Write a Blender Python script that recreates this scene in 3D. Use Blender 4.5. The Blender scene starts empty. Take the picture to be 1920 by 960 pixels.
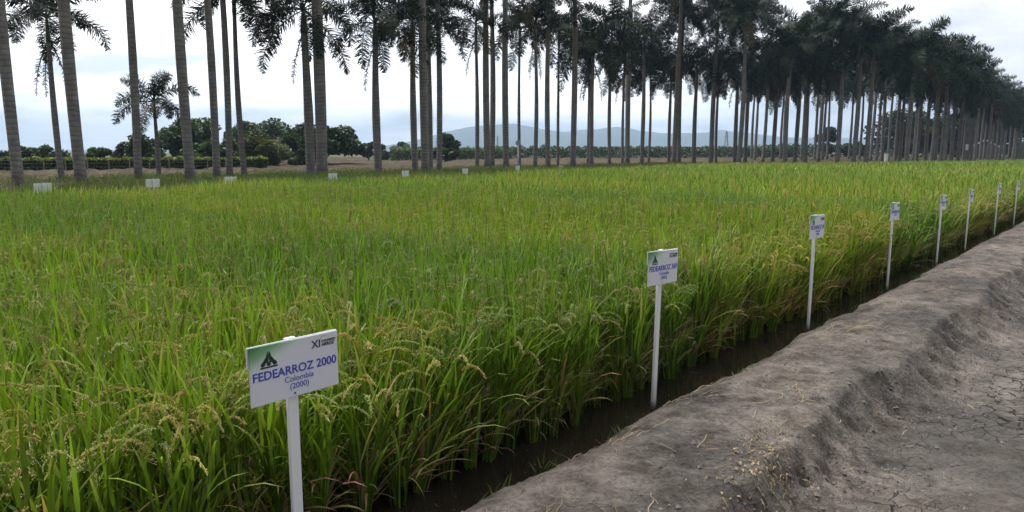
import bpy, bmesh, math, random
from mathutils import Vector, Matrix, noise
import numpy as np

R = math.radians
S = bpy.context.scene
COL = S.collection

# ------------------------------------------------------------------ camera, light, exposure
F, HZ, EYE = 1375.0, 284.5, 1.75          # focal length in photo pixels, horizon row, eye height above the water
PITCH = math.atan((480 - HZ) / F)
cam = bpy.data.cameras.new('camera')
cam.sensor_width = 36.0
cam.lens = 36.0 * F / 1920.0
cam.clip_start, cam.clip_end = 0.05, 30000.0
co = bpy.data.objects.new('camera', cam)
COL.objects.link(co)
co.location = (0, 0, EYE)
co.rotation_euler = (R(90) - PITCH, 0, 0)
S.camera = co

SUN_EL, SUN_AZ = R(66), R(-40)             # azimuth measured from the view direction, to the left
w = bpy.data.worlds.new('World')
S.world = w
w.use_nodes = True
nt = w.node_tree
nt.nodes.clear()
def nn(t, typ, **kw):
    n = t.nodes.new(typ)
    for k, v in kw.items():
        setattr(n, k, v)
    return n
L = nt.links.new
out = nn(nt, 'ShaderNodeOutputWorld')
bg = nn(nt, 'ShaderNodeBackground')
bg.inputs['Strength'].default_value = 0.1
L(bg.outputs[0], out.inputs[0])
sky = nn(nt, 'ShaderNodeTexSky', sky_type='NISHITA', sun_disc=False)
sky.sun_elevation, sky.sun_rotation = SUN_EL, SUN_AZ
sky.dust_density = 2.0
tc = nn(nt, 'ShaderNodeTexCoord')
sep = nn(nt, 'ShaderNodeSeparateXYZ')
L(tc.outputs['Generated'], sep.inputs[0])
def mth(t, op, a, b=None, clamp=False):
    n = nn(t, 'ShaderNodeMath', operation=op, use_clamp=clamp)
    for i, x in enumerate((a, b)):
        if x is None: continue
        if isinstance(x, (int, float)): n.inputs[i].default_value = x
        else: t.links.new(x, n.inputs[i])
    return n.outputs[0]
zc = mth(nt, 'ADD', mth(nt, 'MAXIMUM', sep.outputs['Z'], 0.0), 0.16)
cmb = nn(nt, 'ShaderNodeCombineXYZ')
L(mth(nt, 'DIVIDE', sep.outputs['X'], zc), cmb.inputs[0])
L(mth(nt, 'DIVIDE', sep.outputs['Y'], zc), cmb.inputs[1])
cmb.inputs[2].default_value = 3.7
n1 = nn(nt, 'ShaderNodeTexNoise')
n1.inputs['Scale'].default_value = 1.05
n1.inputs['Detail'].default_value = 6
n1.inputs['Roughness'].default_value = 0.52
n1.inputs['Distortion'].default_value = 0.25
L(cmb.outputs[0], n1.inputs['Vector'])
cr = nn(nt, 'ShaderNodeValToRGB')           # brightness of the cloud deck
e = cr.color_ramp.elements
e[0].position, e[0].color = 0.35, (7.6, 8.2, 9.1, 1)
e[1].position, e[1].color = 0.53, (15.0, 14.9, 14.9, 1)
m = e.new(0.45); m.color = (12.0, 12.3, 12.9, 1)
L(n1.outputs['Fac'], cr.inputs[0])
n2 = nn(nt, 'ShaderNodeTexNoise')
n2.inputs['Scale'].default_value = 0.5
n2.inputs['Detail'].default_value = 4
mp = nn(nt, 'ShaderNodeMapping')
mp.inputs['Location'].default_value = (4.1, 1.3, 0)
L(cmb.outputs[0], mp.inputs[0]); L(mp.outputs[0], n2.inputs['Vector'])
gap = nn(nt, 'ShaderNodeMapRange')
gap.inputs['From Min'].default_value, gap.inputs['From Max'].default_value = 0.56, 0.72
gap.inputs['To Min'].default_value, gap.inputs['To Max'].default_value = 0.0, 0.45
L(n2.outputs['Fac'], gap.inputs['Value'])
mx = nn(nt, 'ShaderNodeMix', data_type='RGBA')
L(gap.outputs[0], mx.inputs['Factor'])
L(cr.outputs[0], mx.inputs['A'])
L(sky.outputs[0], mx.inputs['B'])
# the deck is brightest overhead, where the sun stands behind it, and heavier to the right
dk = nn(nt, 'ShaderNodeMapRange')
dk.inputs['From Min'].default_value, dk.inputs['From Max'].default_value = 0.22, 0.8
dk.inputs['To Min'].default_value, dk.inputs['To Max'].default_value = 1.0, 1.55
L(sep.outputs['Z'], dk.inputs['Value'])
mul = nn(nt, 'ShaderNodeVectorMath', operation='SCALE')
L(mx.outputs['Result'], mul.inputs[0]); L(dk.outputs[0], mul.inputs['Scale'])
rt = nn(nt, 'ShaderNodeMapRange', interpolation_type='SMOOTHSTEP')
rt.inputs['From Min'].default_value, rt.inputs['From Max'].default_value = 0.12, 0.6
rt.inputs['To Min'].default_value, rt.inputs['To Max'].default_value = 1.0, 0.55
L(sep.outputs['X'], rt.inputs['Value'])
mu2 = nn(nt, 'ShaderNodeVectorMath', operation='SCALE')
L(mul.outputs[0], mu2.inputs[0]); L(rt.outputs[0], mu2.inputs['Scale'])
bk = nn(nt, 'ShaderNodeMapRange', interpolation_type='SMOOTHSTEP')   # added dimming of the unseen sky behind the camera, for stronger contrast
bk.inputs['From Min'].default_value, bk.inputs['From Max'].default_value = -0.5, 0.4
bk.inputs['To Min'].default_value, bk.inputs['To Max'].default_value = 0.20, 1.0
L(sep.outputs['Y'], bk.inputs['Value'])
mu3 = nn(nt, 'ShaderNodeVectorMath', operation='SCALE')
L(mu2.outputs[0], mu3.inputs[0]); L(bk.outputs[0], mu3.inputs['Scale'])
L(mu3.outputs[0], bg.inputs['Color'])

sun = bpy.data.lights.new('sun', 'SUN')
sun.energy, sun.angle, sun.color = 2.2, R(11), (1.0, 0.96, 0.9)
so = bpy.data.objects.new('sun', sun)
COL.objects.link(so)
sd = Vector((math.sin(SUN_AZ) * math.cos(SUN_EL), math.cos(SUN_AZ) * math.cos(SUN_EL), math.sin(SUN_EL)))
so.rotation_euler = sd.to_track_quat('Z', 'Y').to_euler()

S.view_settings.view_transform = 'Standard'
S.view_settings.look = 'None'
S.view_settings.exposure = 0.58
S.view_settings.gamma = 1.0
S.view_settings.use_curve_mapping = False
S.cycles.max_bounces = 8
S.cycles.diffuse_bounces = 3
S.cycles.transmission_bounces = 3
S.cycles.transparent_max_bounces = 4
S.cycles.use_denoising = True

# ------------------------------------------------------------------ place: rows run along D, the field lies along N
AZ = R(41.2)
D = Vector((math.sin(AZ), math.cos(AZ), 0))
N = Vector((-math.cos(AZ), math.sin(AZ), 0))
def P(u, v, z=0.0): return D * u + N * v + Vector((0, 0, z))
def uv(p): return p.x * D.x + p.y * D.y, p.x * N.x + p.y * N.y
def zat(py, d):                             # height of a thing d metres ahead
    Y = (480 - py) / F
    return EYE + d * (-math.sin(PITCH) + Y * math.cos(PITCH)) / (math.cos(PITCH) + Y * math.sin(PITCH))
def at(px, d, py=300):                      # where a thing d metres ahead stands
    Y = (480 - py) / F
    return (px - 960) / F * d / (math.cos(PITCH) + Y * math.sin(PITCH)), d

# ------------------------------------------------------------------ materials
def mat(name):
    m = bpy.data.materials.new(name)
    m.use_nodes = True
    t = m.node_tree
    return m, t, t.nodes['Principled BSDF']
def noise_tex(t, scale, detail=4, coord='Object', rough=0.55, vec=None):
    n = nn(t, 'ShaderNodeTexNoise')
    n.inputs['Scale'].default_value = scale
    n.inputs['Detail'].default_value = detail
    n.inputs['Roughness'].default_value = rough
    if vec is None:
        c = nn(t, 'ShaderNodeTexCoord'); vec = c.outputs[coord]
    t.links.new(vec, n.inputs['Vector'])
    return n.outputs['Fac']
def ramp(t, fac, stops):
    r = nn(t, 'ShaderNodeValToRGB')
    el = r.color_ramp.elements
    while len(el) < len(stops): el.new(0.5)
    for q, (p, c) in zip(el, stops):
        q.position = p; q.color = (*c, 1)
    t.links.new(fac, r.inputs[0])
    return r.outputs[0]
def mixc(t, fac, a, b, mode='MIX'):
    n = nn(t, 'ShaderNodeMix', data_type='RGBA', blend_type=mode)
    for i, x in (('Factor', fac), ('A', a), ('B', b)):
        if hasattr(x, 'node'): t.links.new(x, n.inputs[i])
        elif isinstance(x, (int, float)): n.inputs[i].default_value = x
        else: n.inputs[i].default_value = (*x, 1)
    return n.outputs['Result']
def bump(t, b, h, strength, dist):
    n = nn(t, 'ShaderNodeBump')
    n.inputs['Strength'].default_value = strength
    n.inputs['Distance'].default_value = dist
    t.links.new(h, n.inputs['Height'])
    t.links.new(n.outputs[0], b.inputs['Normal'])
    return n
def world_pos(t):
    return nn(t, 'ShaderNodeNewGeometry').outputs['Position']

def plain(name, c, rough=0.6, var=0.0, scale=8, metal=0):
    m, t, b = mat(name)
    b.inputs['Roughness'].default_value = rough
    b.inputs['Metallic'].default_value = metal
    if var:
        f = noise_tex(t, scale)
        col = ramp(t, f, [(0.3, tuple(x * (1 - var) for x in c)), (0.7, tuple(min(1, x * (1 + var)) for x in c))])
        t.links.new(col, b.inputs['Base Color'])
    else:
        b.inputs['Base Color'].default_value = (*c, 1)
    return m

def leafmat(name, trans=0.3, rough=0.5, patches=None, spec=0.3, plots=False):
    """colour from the mesh's own 'col' attribute, a little light passing through the leaf"""
    m, t, b = mat(name)
    a = nn(t, 'ShaderNodeAttribute', attribute_name='col')
    c = a.outputs['Color']
    if patches:
        wp = world_pos(t)
        f = noise_tex(t, patches[0], 3, vec=wp)
        f = ramp(t, f, [(0.38, (0, 0, 0)), (0.66, (1, 1, 1))])
        tint = mixc(t, f, patches[1], patches[2])
        c = mixc(t, 1.0, c, tint, 'MULTIPLY')
        if plots:                           # each plot along the ditch is another variety with its own green
            dp = nn(t, 'ShaderNodeVectorMath', operation='DOT_PRODUCT')
            t.links.new(wp, dp.inputs[0]); dp.inputs[1].default_value = tuple(D)
            k = mth(t, 'FLOOR', mth(t, 'DIVIDE', mth(t, 'ADD', dp.outputs['Value'], mth(t, 'MULTIPLY', noise_tex(t, 0.8, 2, vec=wp), 0.6)), PLOT))
            wn = nn(t, 'ShaderNodeTexWhiteNoise', noise_dimensions='1D'); t.links.new(k, wn.inputs['W'])
            c = mixc(t, 1.0, c, ramp(t, wn.outputs['Value'], [(0.0, (0.70, 0.84, 0.8)), (0.45, (0.95, 1.0, 0.95)), (1.0, (1.14, 1.08, 1.0))]), 'MULTIPLY')
    t.links.new(c, b.inputs['Base Color'])
    b.inputs['Roughness'].default_value = rough
    b.inputs['Specular IOR Level'].default_value = spec
    if trans:
        tr = nn(t, 'ShaderNodeBsdfTranslucent')
        c2 = mixc(t, 1.0, c, (1.15, 1.25, 0.6), 'MULTIPLY')
        t.links.new(c2, tr.inputs['Color'])
        ms = nn(t, 'ShaderNodeMixShader')
        ms.inputs[0].default_value = trans
        t.links.new(b.outputs[0], ms.inputs[1]); t.links.new(tr.outputs[0], ms.inputs[2])
        t.links.new(ms.outputs[0], t.nodes['Material Output'].inputs['Surface'])
    return m

M = {}
PLOT = 2.86
M['rice'] = leafmat('rice_leaf', 0.28, 0.42, (0.33, (0.92, 0.98, 0.95), (1.14, 1.06, 0.95)), 0.3, True)
M['ripe'] = leafmat('ripe_rice', 0.3, 0.5)
M['grass'] = leafmat('grass_blade', 0.3, 0.5, (0.5, (0.8, 0.9, 0.8), (1.3, 1.1, 1.0)))
M['frond'] = leafmat('palm_frond', 0.10, 0.5, None, 0.15)
M['leaf'] = leafmat('tree_leaf', 0.2, 0.5)
M['straw'] = leafmat('straw', 0.1, 0.7)

def trunkmat():
    m, t, b = mat('ringed_palm_bark')
    g = nn(t, 'ShaderNodeTexCoord')
    oi = nn(t, 'ShaderNodeObjectInfo')
    sp = nn(t, 'ShaderNodeSeparateXYZ'); t.links.new(g.outputs['Object'], sp.inputs[0])
    wob = noise_tex(t, 1.3, 3)
    z = mth(t, 'ADD', sp.outputs['Z'], mth(t, 'MULTIPLY', wob, 0.35))
    ring = mth(t, 'PINGPONG', z, 0.11)
    ringf = mth(t, 'DIVIDE', ring, 0.11)
    base = ramp(t, noise_tex(t, 2.2, 6, rough=0.65), [(0.25, (0.115, 0.108, 0.103)), (0.5, (0.20, 0.19, 0.183)), (0.75, (0.29, 0.278, 0.268))])
    dark = mixc(t, ramp(t, ringf, [(0.0, (.8, .8, .8)), (0.28, (0, 0, 0))]), base, (0.08, 0.07, 0.064))
    # upper trunk browner, on some palms more than others
    up = nn(t, 'ShaderNodeMapRange')
    t.links.new(sp.outputs['Z'], up.inputs['Value'])
    up.inputs['From Min'].default_value, up.inputs['From Max'].default_value = 6, 13
    br = mth(t, 'MULTIPLY', up.outputs[0], mth(t, 'POWER', oi.outputs['Random'], 1.5))
    c = mixc(t, mth(t, 'MULTIPLY', br, 0.75), dark, (0.20, 0.125, 0.075))
    # pale lichen blotches
    li = ramp(t, noise_tex(t, 0.9, 5, rough=0.7), [(0.55, (0, 0, 0)), (0.7, (1, 1, 1))])
    c = mixc(t, mth(t, 'MULTIPLY', li, 0.35), c, (0.27, 0.26, 0.25))
    t.links.new(c, b.inputs['Base Color'])
    b.inputs['Roughness'].default_value = 0.85
    b.inputs['Specular IOR Level'].default_value = 0.15
    bump(t, b, ringf, 0.5, 0.02)
    return m
M['trunk'] = trunkmat()
M['bark'] = plain('bark', (0.10, 0.08, 0.065), 0.9, 0.35, 5)
M['shaft'] = plain('green_crownshaft', (0.05, 0.085, 0.03), 0.45, 0.3, 3)
M['white'] = plain('white_painted_board', (0.74, 0.74, 0.77), 0.45, 0.07, 9)
M['post'] = None
M['screw'] = plain('dark_screw', (0.04, 0.04, 0.04), 0.4)
M['blue'] = plain('blue_print', (0.035, 0.06, 0.42), 0.5)
M['paleblue'] = plain('thin_blue_print', (0.10, 0.13, 0.45), 0.5)
M['black'] = plain('dark_print', (0.02, 0.03, 0.03), 0.5)
M['emblem'] = plain('dark_green_print', (0.012, 0.045, 0.022), 0.5)
M['orange'] = plain('orange_print', (0.5, 0.25, 0.06), 0.5)
M['grey'] = plain('weathered_grey_metal', (0.32, 0.33, 0.34), 0.5, 0.15, 6)
M['pylon'] = plain('galvanised_steel', (0.25, 0.27, 0.3), 0.5)
M['wood'] = plain('weathered_fence_wood', (0.22, 0.17, 0.12), 0.85, 0.3, 10)
M['brownwall'] = plain('brown_clay_wall', (0.13, 0.095, 0.085), 0.9, 0.25, 2)
M['darkroof'] = plain('dark_roof', (0.09, 0.08, 0.075), 0.8, 0.2, 3)
M['wtrim'] = plain('white_roof_trim', (0.8, 0.8, 0.78), 0.6)

def postmat():                              # white paint, muddy at the foot
    m, t, b = mat('white_painted_post')
    g = nn(t, 'ShaderNodeTexCoord')
    sp = nn(t, 'ShaderNodeSeparateXYZ'); t.links.new(g.outputs['Object'], sp.inputs[0])
    z = mth(t, 'ADD', sp.outputs['Z'], mth(t, 'MULTIPLY', noise_tex(t, 14, 4), 0.12))
    c = ramp(t, z, [(0.06, (0.10, 0.085, 0.065)), (0.13, (0.6, 0.59, 0.57)), (0.3, (0.78, 0.78, 0.8))])
    t.links.new(c, b.inputs['Base Color'])
    b.inputs['Roughness'].default_value = 0.5
    return m
M['post'] = postmat()

def printmat():                             # white board, soft green printed into the upper left corner
    m, t, b = mat('printed_board_face')
    g = nn(t, 'ShaderNodeTexCoord')
    sp = nn(t, 'ShaderNodeSeparateXYZ'); t.links.new(g.outputs['Generated'], sp.inputs[0])
    x, z = sp.outputs['X'], sp.outputs['Z']
    f = mth(t, 'ADD', mth(t, 'MULTIPLY', x, 0.95), mth(t, 'MULTIPLY', mth(t, 'SUBTRACT', 1.0, z), 1.35))
    c = ramp(t, f, [(0.02, (0.05, 0.19, 0.06)), (0.3, (0.21, 0.42, 0.22)), (0.56, (0.62, 0.70, 0.66)), (0.75, (0.70, 0.70, 0.77))])
    t.links.new(c, b.inputs['Base Color'])
    b.inputs['Roughness'].default_value = 0.4
    return m
M['print'] = printmat()

def mudmat():
    m, t, b = mat('grey_mud')
    wp = world_pos(t)
    big = noise_tex(t, 0.8, 6, vec=wp, rough=0.6)
    mid = noise_tex(t, 5.0, 8, vec=wp, rough=0.68)
    fine = noise_tex(t, 42.0, 6, vec=wp, rough=0.7)
    c = ramp(t, mid, [(0.30, (0.065, 0.056, 0.050)), (0.43, (0.145, 0.131, 0.119)), (0.55, (0.232, 0.212, 0.194)), (0.74, (0.33, 0.30, 0.275))])
    damp = ramp(t, big, [(0.38, (0.5, 0.49, 0.5)), (0.60, (1.08, 1.05, 1.02))])
    c = mixc(t, 1.0, c, damp, 'MULTIPLY')
    spk = ramp(t, fine, [(0.32, (0.45, 0.43, 0.41)), (0.5, (0.95, 0.93, 0.91)), (0.68, (1.3, 1.28, 1.25))])
    c = mixc(t, 0.9, c, spk, 'MULTIPLY')
    # straw coloured litter worked into the top of the bank
    lit = mth(t, 'MULTIPLY', ramp(t, noise_tex(t, 1.3, 5, vec=wp), [(0.52, (0, 0, 0)), (0.7, (1, 1, 1))]), ramp(t, noise_tex(t, 70, 3, vec=wp), [(0.5, (0, 0, 0)), (0.62, (1, 1, 1))]))
    c = mixc(t, mth(t, 'MULTIPLY', lit, 0.55), c, (0.24, 0.17, 0.10))
    at_ = nn(t, 'ShaderNodeAttribute', attribute_name='wet')   # wet rim along the ditch, cracked flat below the bank
    sp = nn(t, 'ShaderNodeSeparateColor'); t.links.new(at_.outputs['Color'], sp.inputs[0])
    wetn = mth(t, 'MULTIPLY', sp.outputs[0], 1.0)
    c = mixc(t, wetn, c, (0.03, 0.026, 0.022))
    c = mixc(t, mth(t, 'MULTIPLY', sp.outputs[1], 0.15), c, (0.27, 0.25, 0.22))
    v = nn(t, 'ShaderNodeTexVoronoi', feature='DISTANCE_TO_EDGE')
    v.inputs['Scale'].default_value = 6.5
    wn = nn(t, 'ShaderNodeTexNoise'); wn.inputs['Scale'].default_value = 6.0; wn.inputs['Detail'].default_value = 4
    t.links.new(wp, wn.inputs['Vector'])
    ad = nn(t, 'ShaderNodeVectorMath', operation='MULTIPLY_ADD')
    t.links.new(wn.outputs['Color'], ad.inputs[0]); ad.inputs[1].default_value = (0.24, 0.24, 0.24); t.links.new(wp, ad.inputs[2])
    t.links.new(ad.outputs[0], v.inputs['Vector'])
    wid = mth(t, 'MULTIPLY', noise_tex(t, 1.7, 3, vec=wp), 0.085)
    crk = mth(t, 'LESS_THAN', mth(t, 'DIVIDE', v.outputs['Distance'], mth(t, 'MAXIMUM', mth(t, 'SUBTRACT', wid, 0.012), 0.0005)), 1.0)
    crk = mth(t, 'MULTIPLY', mth(t, 'MULTIPLY', crk, sp.outputs[1]), ramp(t, noise_tex(t, 0.9, 4, vec=wp), [(0.34, (0, 0, 0)), (0.46, (1, 1, 1))]))
    c = mixc(t, mth(t, 'MULTIPLY', crk, 0.9), c, (0.025, 0.022, 0.02))
    t.links.new(c, b.inputs['Base Color'])
    rg = mth(t, 'SUBTRACT', 0.95, mth(t, 'MULTIPLY', wetn, 0.4))
    t.links.new(rg, b.inputs['Roughness'])
    b.inputs['Specular IOR Level'].default_value = 0.2
    h = mth(t, 'ADD', mth(t, 'MULTIPLY', mid, 1.0), mth(t, 'MULTIPLY', fine, 0.9))
    h = mth(t, 'SUBTRACT', h, mth(t, 'MULTIPLY', crk, 0.8))
    bump(t, b, h, 1.0, 0.05)
    return m
M['mud'] = mudmat()

def watermat():
    m, t, b = mat('muddy_water')
    wp = world_pos(t)
    c = ramp(t, noise_tex(t, 1.5, 4, vec=wp), [(0.3, (0.012, 0.010, 0.007)), (0.7, (0.026, 0.021, 0.014))])
    t.links.new(c, b.inputs['Base Color'])
    b.inputs['Roughness'].default_value = 0.03
    b.inputs['IOR'].default_value = 1.33
    bump(t, b, noise_tex(t, 9, 3, vec=wp), 0.03, 0.02)
    return m
M['water'] = watermat()

def soilmat(name, a, bcol, c3, s, bs=0.6):
    m, t, b = mat(name)
    wp = world_pos(t)
    f = noise_tex(t, s, 8, vec=wp, rough=0.7)
    g = noise_tex(t, s * 0.12, 4, vec=wp)
    c = ramp(t, f, [(0.3, a), (0.5, bcol), (0.7, c3)])
    c = mixc(t, 1.0, c, ramp(t, g, [(0.35, (0.8, 0.8, 0.78)), (0.65, (1.1, 1.08, 1.0))]), 'MULTIPLY')
    t.links.new(c, b.inputs['Base Color'])
    b.inputs['Roughness'].default_value = 0.95
    b.inputs['Specular IOR Level'].default_value = 0.1
    bump(t, b, f, bs, 0.15)
    return m
M['plough'] = soilmat('ploughed_soil', (0.022, 0.017, 0.010), (0.060, 0.047, 0.028), (0.125, 0.098, 0.060), 1.3)
M['earth'] = soilmat('earth_and_grass', (0.05, 0.06, 0.022), (0.085, 0.09, 0.035), (0.15, 0.125, 0.07), 0.9)
M['hill'] = soilmat('wooded_hill', (0.02, 0.035, 0.02), (0.03, 0.05, 0.025), (0.055, 0.07, 0.035), 0.01, 0.0)

# ------------------------------------------------------------------ mesh helpers
class MB:
    def __init__(s): s.v, s.f, s.c, s.w = [], [], [], None
    def add(s, vs, fs, col=(1, 1, 1)):
        o = len(s.v)
        s.v.extend(vs); s.f.extend([tuple(i + o for i in f) for f in fs]); s.c.extend([col] * len(vs))
    def box(s, c, d, rot=None, col=(1, 1, 1)):
        x, y, z = (k / 2 for k in d)
        vs = [Vector(p) for p in ((-x, -y, -z), (x, -y, -z), (x, y, -z), (-x, y, -z), (-x, -y, z), (x, -y, z), (x, y, z), (-x, y, z))]
        if rot: vs = [rot @ p for p in vs]
        s.add([p + Vector(c) for p in vs], [(0, 3, 2, 1), (4, 5, 6, 7), (0, 1, 5, 4), (1, 2, 6, 5), (2, 3, 7, 6), (3, 0, 4, 7)], col)
    def tube(s, pts, rads, n=8, col=(1, 1, 1), cap=True):
        rings, vs, fs = [], [], []
        for i, p in enumerate(pts):
            a = pts[max(0, i - 1)]; b = pts[min(len(pts) - 1, i + 1)]
            t = (Vector(b) - Vector(a)).normalized()
            ref = Vector((1, 0, 0)) if abs(t.x) < 0.9 else Vector((0, 1, 0))
            x = t.cross(ref).normalized(); y = t.cross(x)
            for k in range(n):
                q = 2 * math.pi * k / n
                vs.append(Vector(p) + (x * math.cos(q) + y * math.sin(q)) * rads[i])
        for i in range(len(pts) - 1):
            for k in range(n):
                a, b = i * n + k, i * n + (k + 1) % n
                fs.append((a, a + n, b + n, b))
        if cap:
            fs.append(tuple(range(n))); fs.append(tuple(range((len(pts) - 1) * n + n - 1, (len(pts) - 1) * n - 1, -1)))
        s.add(vs, fs, col)
    def mesh(s, name, m, smooth=False):
        me = bpy.data.meshes.new(name)
        me.from_pydata([tuple(p) for p in s.v], [], s.f)
        a = me.color_attributes.new('col', 'FLOAT_COLOR', 'POINT')
        a.data.foreach_set('color', np.array([(*c, 1.0) for c in s.c], dtype=np.float32).ravel())
        me.materials.append(m)
        if smooth: me.polygons.foreach_set('use_smooth', [True] * len(me.polygons))
        me.update()
        return me
def link(name, me, parent=None, loc=None):
    o = bpy.data.objects.new(name, me)
    COL.objects.link(o)
    if parent: o.parent = parent
    if loc is not None: o.location = loc
    return o
def tag(o, label=None, cat=None, group=None, kind=None):
    if label: o['label'] = label
    if cat: o['category'] = cat
    if group: o['group'] = group
    if kind: o['kind'] = kind
    return o
def empty(name, loc, label, cat, group=None, rz=0.0):
    o = bpy.data.objects.new(name, None)
    o.empty_display_size = 0.2
    COL.objects.link(o)
    o.location = loc; o.rotation_euler = (0, 0, rz)
    return tag(o, label, cat, group)
def structure(name, me):
    return tag(link(name, me), kind='structure')

# ------------------------------------------------------------------ the land
def fbm(x, y, s, o=4, z=0.0):
    return noise.fractal(Vector((x * s, y * s, z)), 0.9, 2.0, o)

FIELD = [(-6, 2.35), (100, 2.35), (100, 6), (92, 10), (84, 13), (70, 17.5), (58, 22.5), (50, 25.4), (40, 24.6), (30, 22.6), (22, 20.5), (15, 19.7), (8, 19.0), (-6, 18.4)]
def in_poly(u, v, poly):
    c = False
    j = len(poly) - 1
    for i in range(len(poly)):
        (a, b), (p, q) = poly[i], poly[j]
        if (b > v) != (q > v) and u < (p - a) * (v - b) / (q - b) + a: c = not c
        j = i
    return c
# plain reaching the horizon, with the paddy and the bank cut out of it
hole = [(-14, -14), (170, -14), (170, 2.35), (100, 2.35)] + FIELD[2:] + [(-14, 19.8)]
bm = bmesh.new()
def loop(pts, z):
    vs = [bm.verts.new(P(u, v, z)) for u, v in pts]
    return [bm.edges.new((vs[i], vs[(i + 1) % len(vs)])) for i in range(len(vs))]
ed = loop([(uv(Vector(c))) for c in ((-6400, -350, 0), (6400, -350, 0), (6400, 6300, 0), (-6400, 6300, 0))], 0.2) + loop(hole, 0.2)
bmesh.ops.triangle_fill(bm, edges=ed, use_beauty=True, use_dissolve=False)
me = bpy.data.meshes.new('plain'); bm.to_mesh(me); bm.free(); me.materials.append(M['earth'])
structure('ground', me)

# paddy water
mb = MB()
wpoly = [(-14, 1.9), (170, 1.9), (170, 2.6)] + [(u, v + 0.5) for u, v in FIELD[1:-1]] + [(-14, 20.4)]
mb.add([P(u, v, 0) for u, v in wpoly], [tuple(range(len(wpoly)))])
structure('paddy_water', mb.mesh('paddy_water', M['water']))

# mud bank and the cracked flat below it
def bank_z(u, v):
    n = fbm(u, v, 0.55, 3) * 0.012 + fbm(u, v, 2.6, 4, 3.0) * 0.016 + fbm(u, v, 8.0, 5, 7.0) * 0.016
    edge = 2.335 + fbm(u, 0.3, 0.8, 4, 9.0) * 0.07
    crest = 1.38 + fbm(u, 4.3, 0.7, 4, 2.0) * 0.13
    foot = crest - 0.30 - 0.2 * max(0, min(1, (u - 3.5) / 5))
    top = 0.165 + 0.015 * math.sin(max(0, min(1, (v - 1.3) / 1.0)) * math.pi)
    low = -0.09
    if v > edge:
        z = top - 0.11 - (v - edge) * 2.5
        z = max(z, -0.35)
    else:
        k = max(0, min(1, (edge - v) / 0.34)); z = top - 0.11 * (1 - k) ** 2
        if v < crest:
            q = max(0, min(1, (crest - v) / (crest - foot)))
            q = 1 - (1 - q) ** 1.7
            clod = max(0, fbm(u, v, 6.0, 5, 5.0)) * 0.11 * math.sin(min(1, q) * math.pi)
            z = top * (1 - q) + low * q - clod
    return z + n * (1.0 if v < edge else 0.4), edge, foot
us = []
u = -3.0
while u < 172:
    us.append(u); u += 0.022 if 0.4 < u < 7 else (0.05 if u < 16 else (0.15 if u < 40 else 1.2 if u > 70 else 0.5))
vs_ = []
v = -14.2
while v < 2.75:
    vs_.append(v); v += 0.022 if v > 0.2 else (0.06 if v > -1.6 else 0.8)
verts, wet, faces = [], [], []
for u in us:
    for v in vs_:
        z, eg, cr_ = bank_z(u, v)
        verts.append(P(u, v, z))
        a = max(0, min(1, 1 - (z - 0.0) / 0.05)) if v > 2.0 else 0
        a = max(a * 0.9, 0)
        b = max(0, min(1, (cr_ + 0.05 - v) / 0.16))
        wet.append((a, b, 0, 1))
nv = len(vs_)
for i in range(len(us) - 1):
    for j in range(nv - 1):
        faces.append((i * nv + j, (i + 1) * nv + j, (i + 1) * nv + j + 1, i * nv + j + 1))
me = bpy.data.meshes.new('mud_bank')
me.from_pydata([tuple(p) for p in verts], [], faces)
a = me.color_attributes.new('wet', 'FLOAT_COLOR', 'POINT')
a.data.foreach_set('color', np.array(wet, dtype=np.float32).ravel())
me.materials.append(M['mud'])
me.polygons.foreach_set('use_smooth', [True] * len(me.polygons))
structure('path', me)

# ploughed brown field behind the palms
verts, faces = [], []
gu = [-80 + i * 2.0 for i in range(35)] + [-10 + i * 0.42 for i in range(150)] + [53 + i * 1.3 for i in range(175)]; gv = [25 + j * 0.4 for j in range(66)] + [51.4 + j * 1.5 for j in range(80)]
lo = []
for u in gu:
    for v in gv:
        edge = min(1, (v - 25) / 1.5, (170 - v) / 3, (u + 80) / 3, (282 - u) / 3)
        n = noise.noise(Vector((u * 1.4, v * 1.4, 1))) * 0.15 + noise.noise(Vector((u * 3.1, v * 3.1, 1))) * 0.06 + noise.noise(Vector((u * 0.33, v * 0.33, 4))) * 0.10
        verts.append(tuple(P(u, v, 0.215 + max(0, edge) * max(0.0, n * 1.5 + 0.08))))
nv = len(gv)
for i in range(len(gu) - 1):
    for j in range(nv - 1):
        faces.append((i * nv + j, (i + 1) * nv + j, (i + 1) * nv + j + 1, i * nv + j + 1))
me = bpy.data.meshes.new('ploughed_field'); me.from_pydata(verts, [], faces); me.materials.append(M['plough'])
structure('ploughed_field', me)

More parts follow.
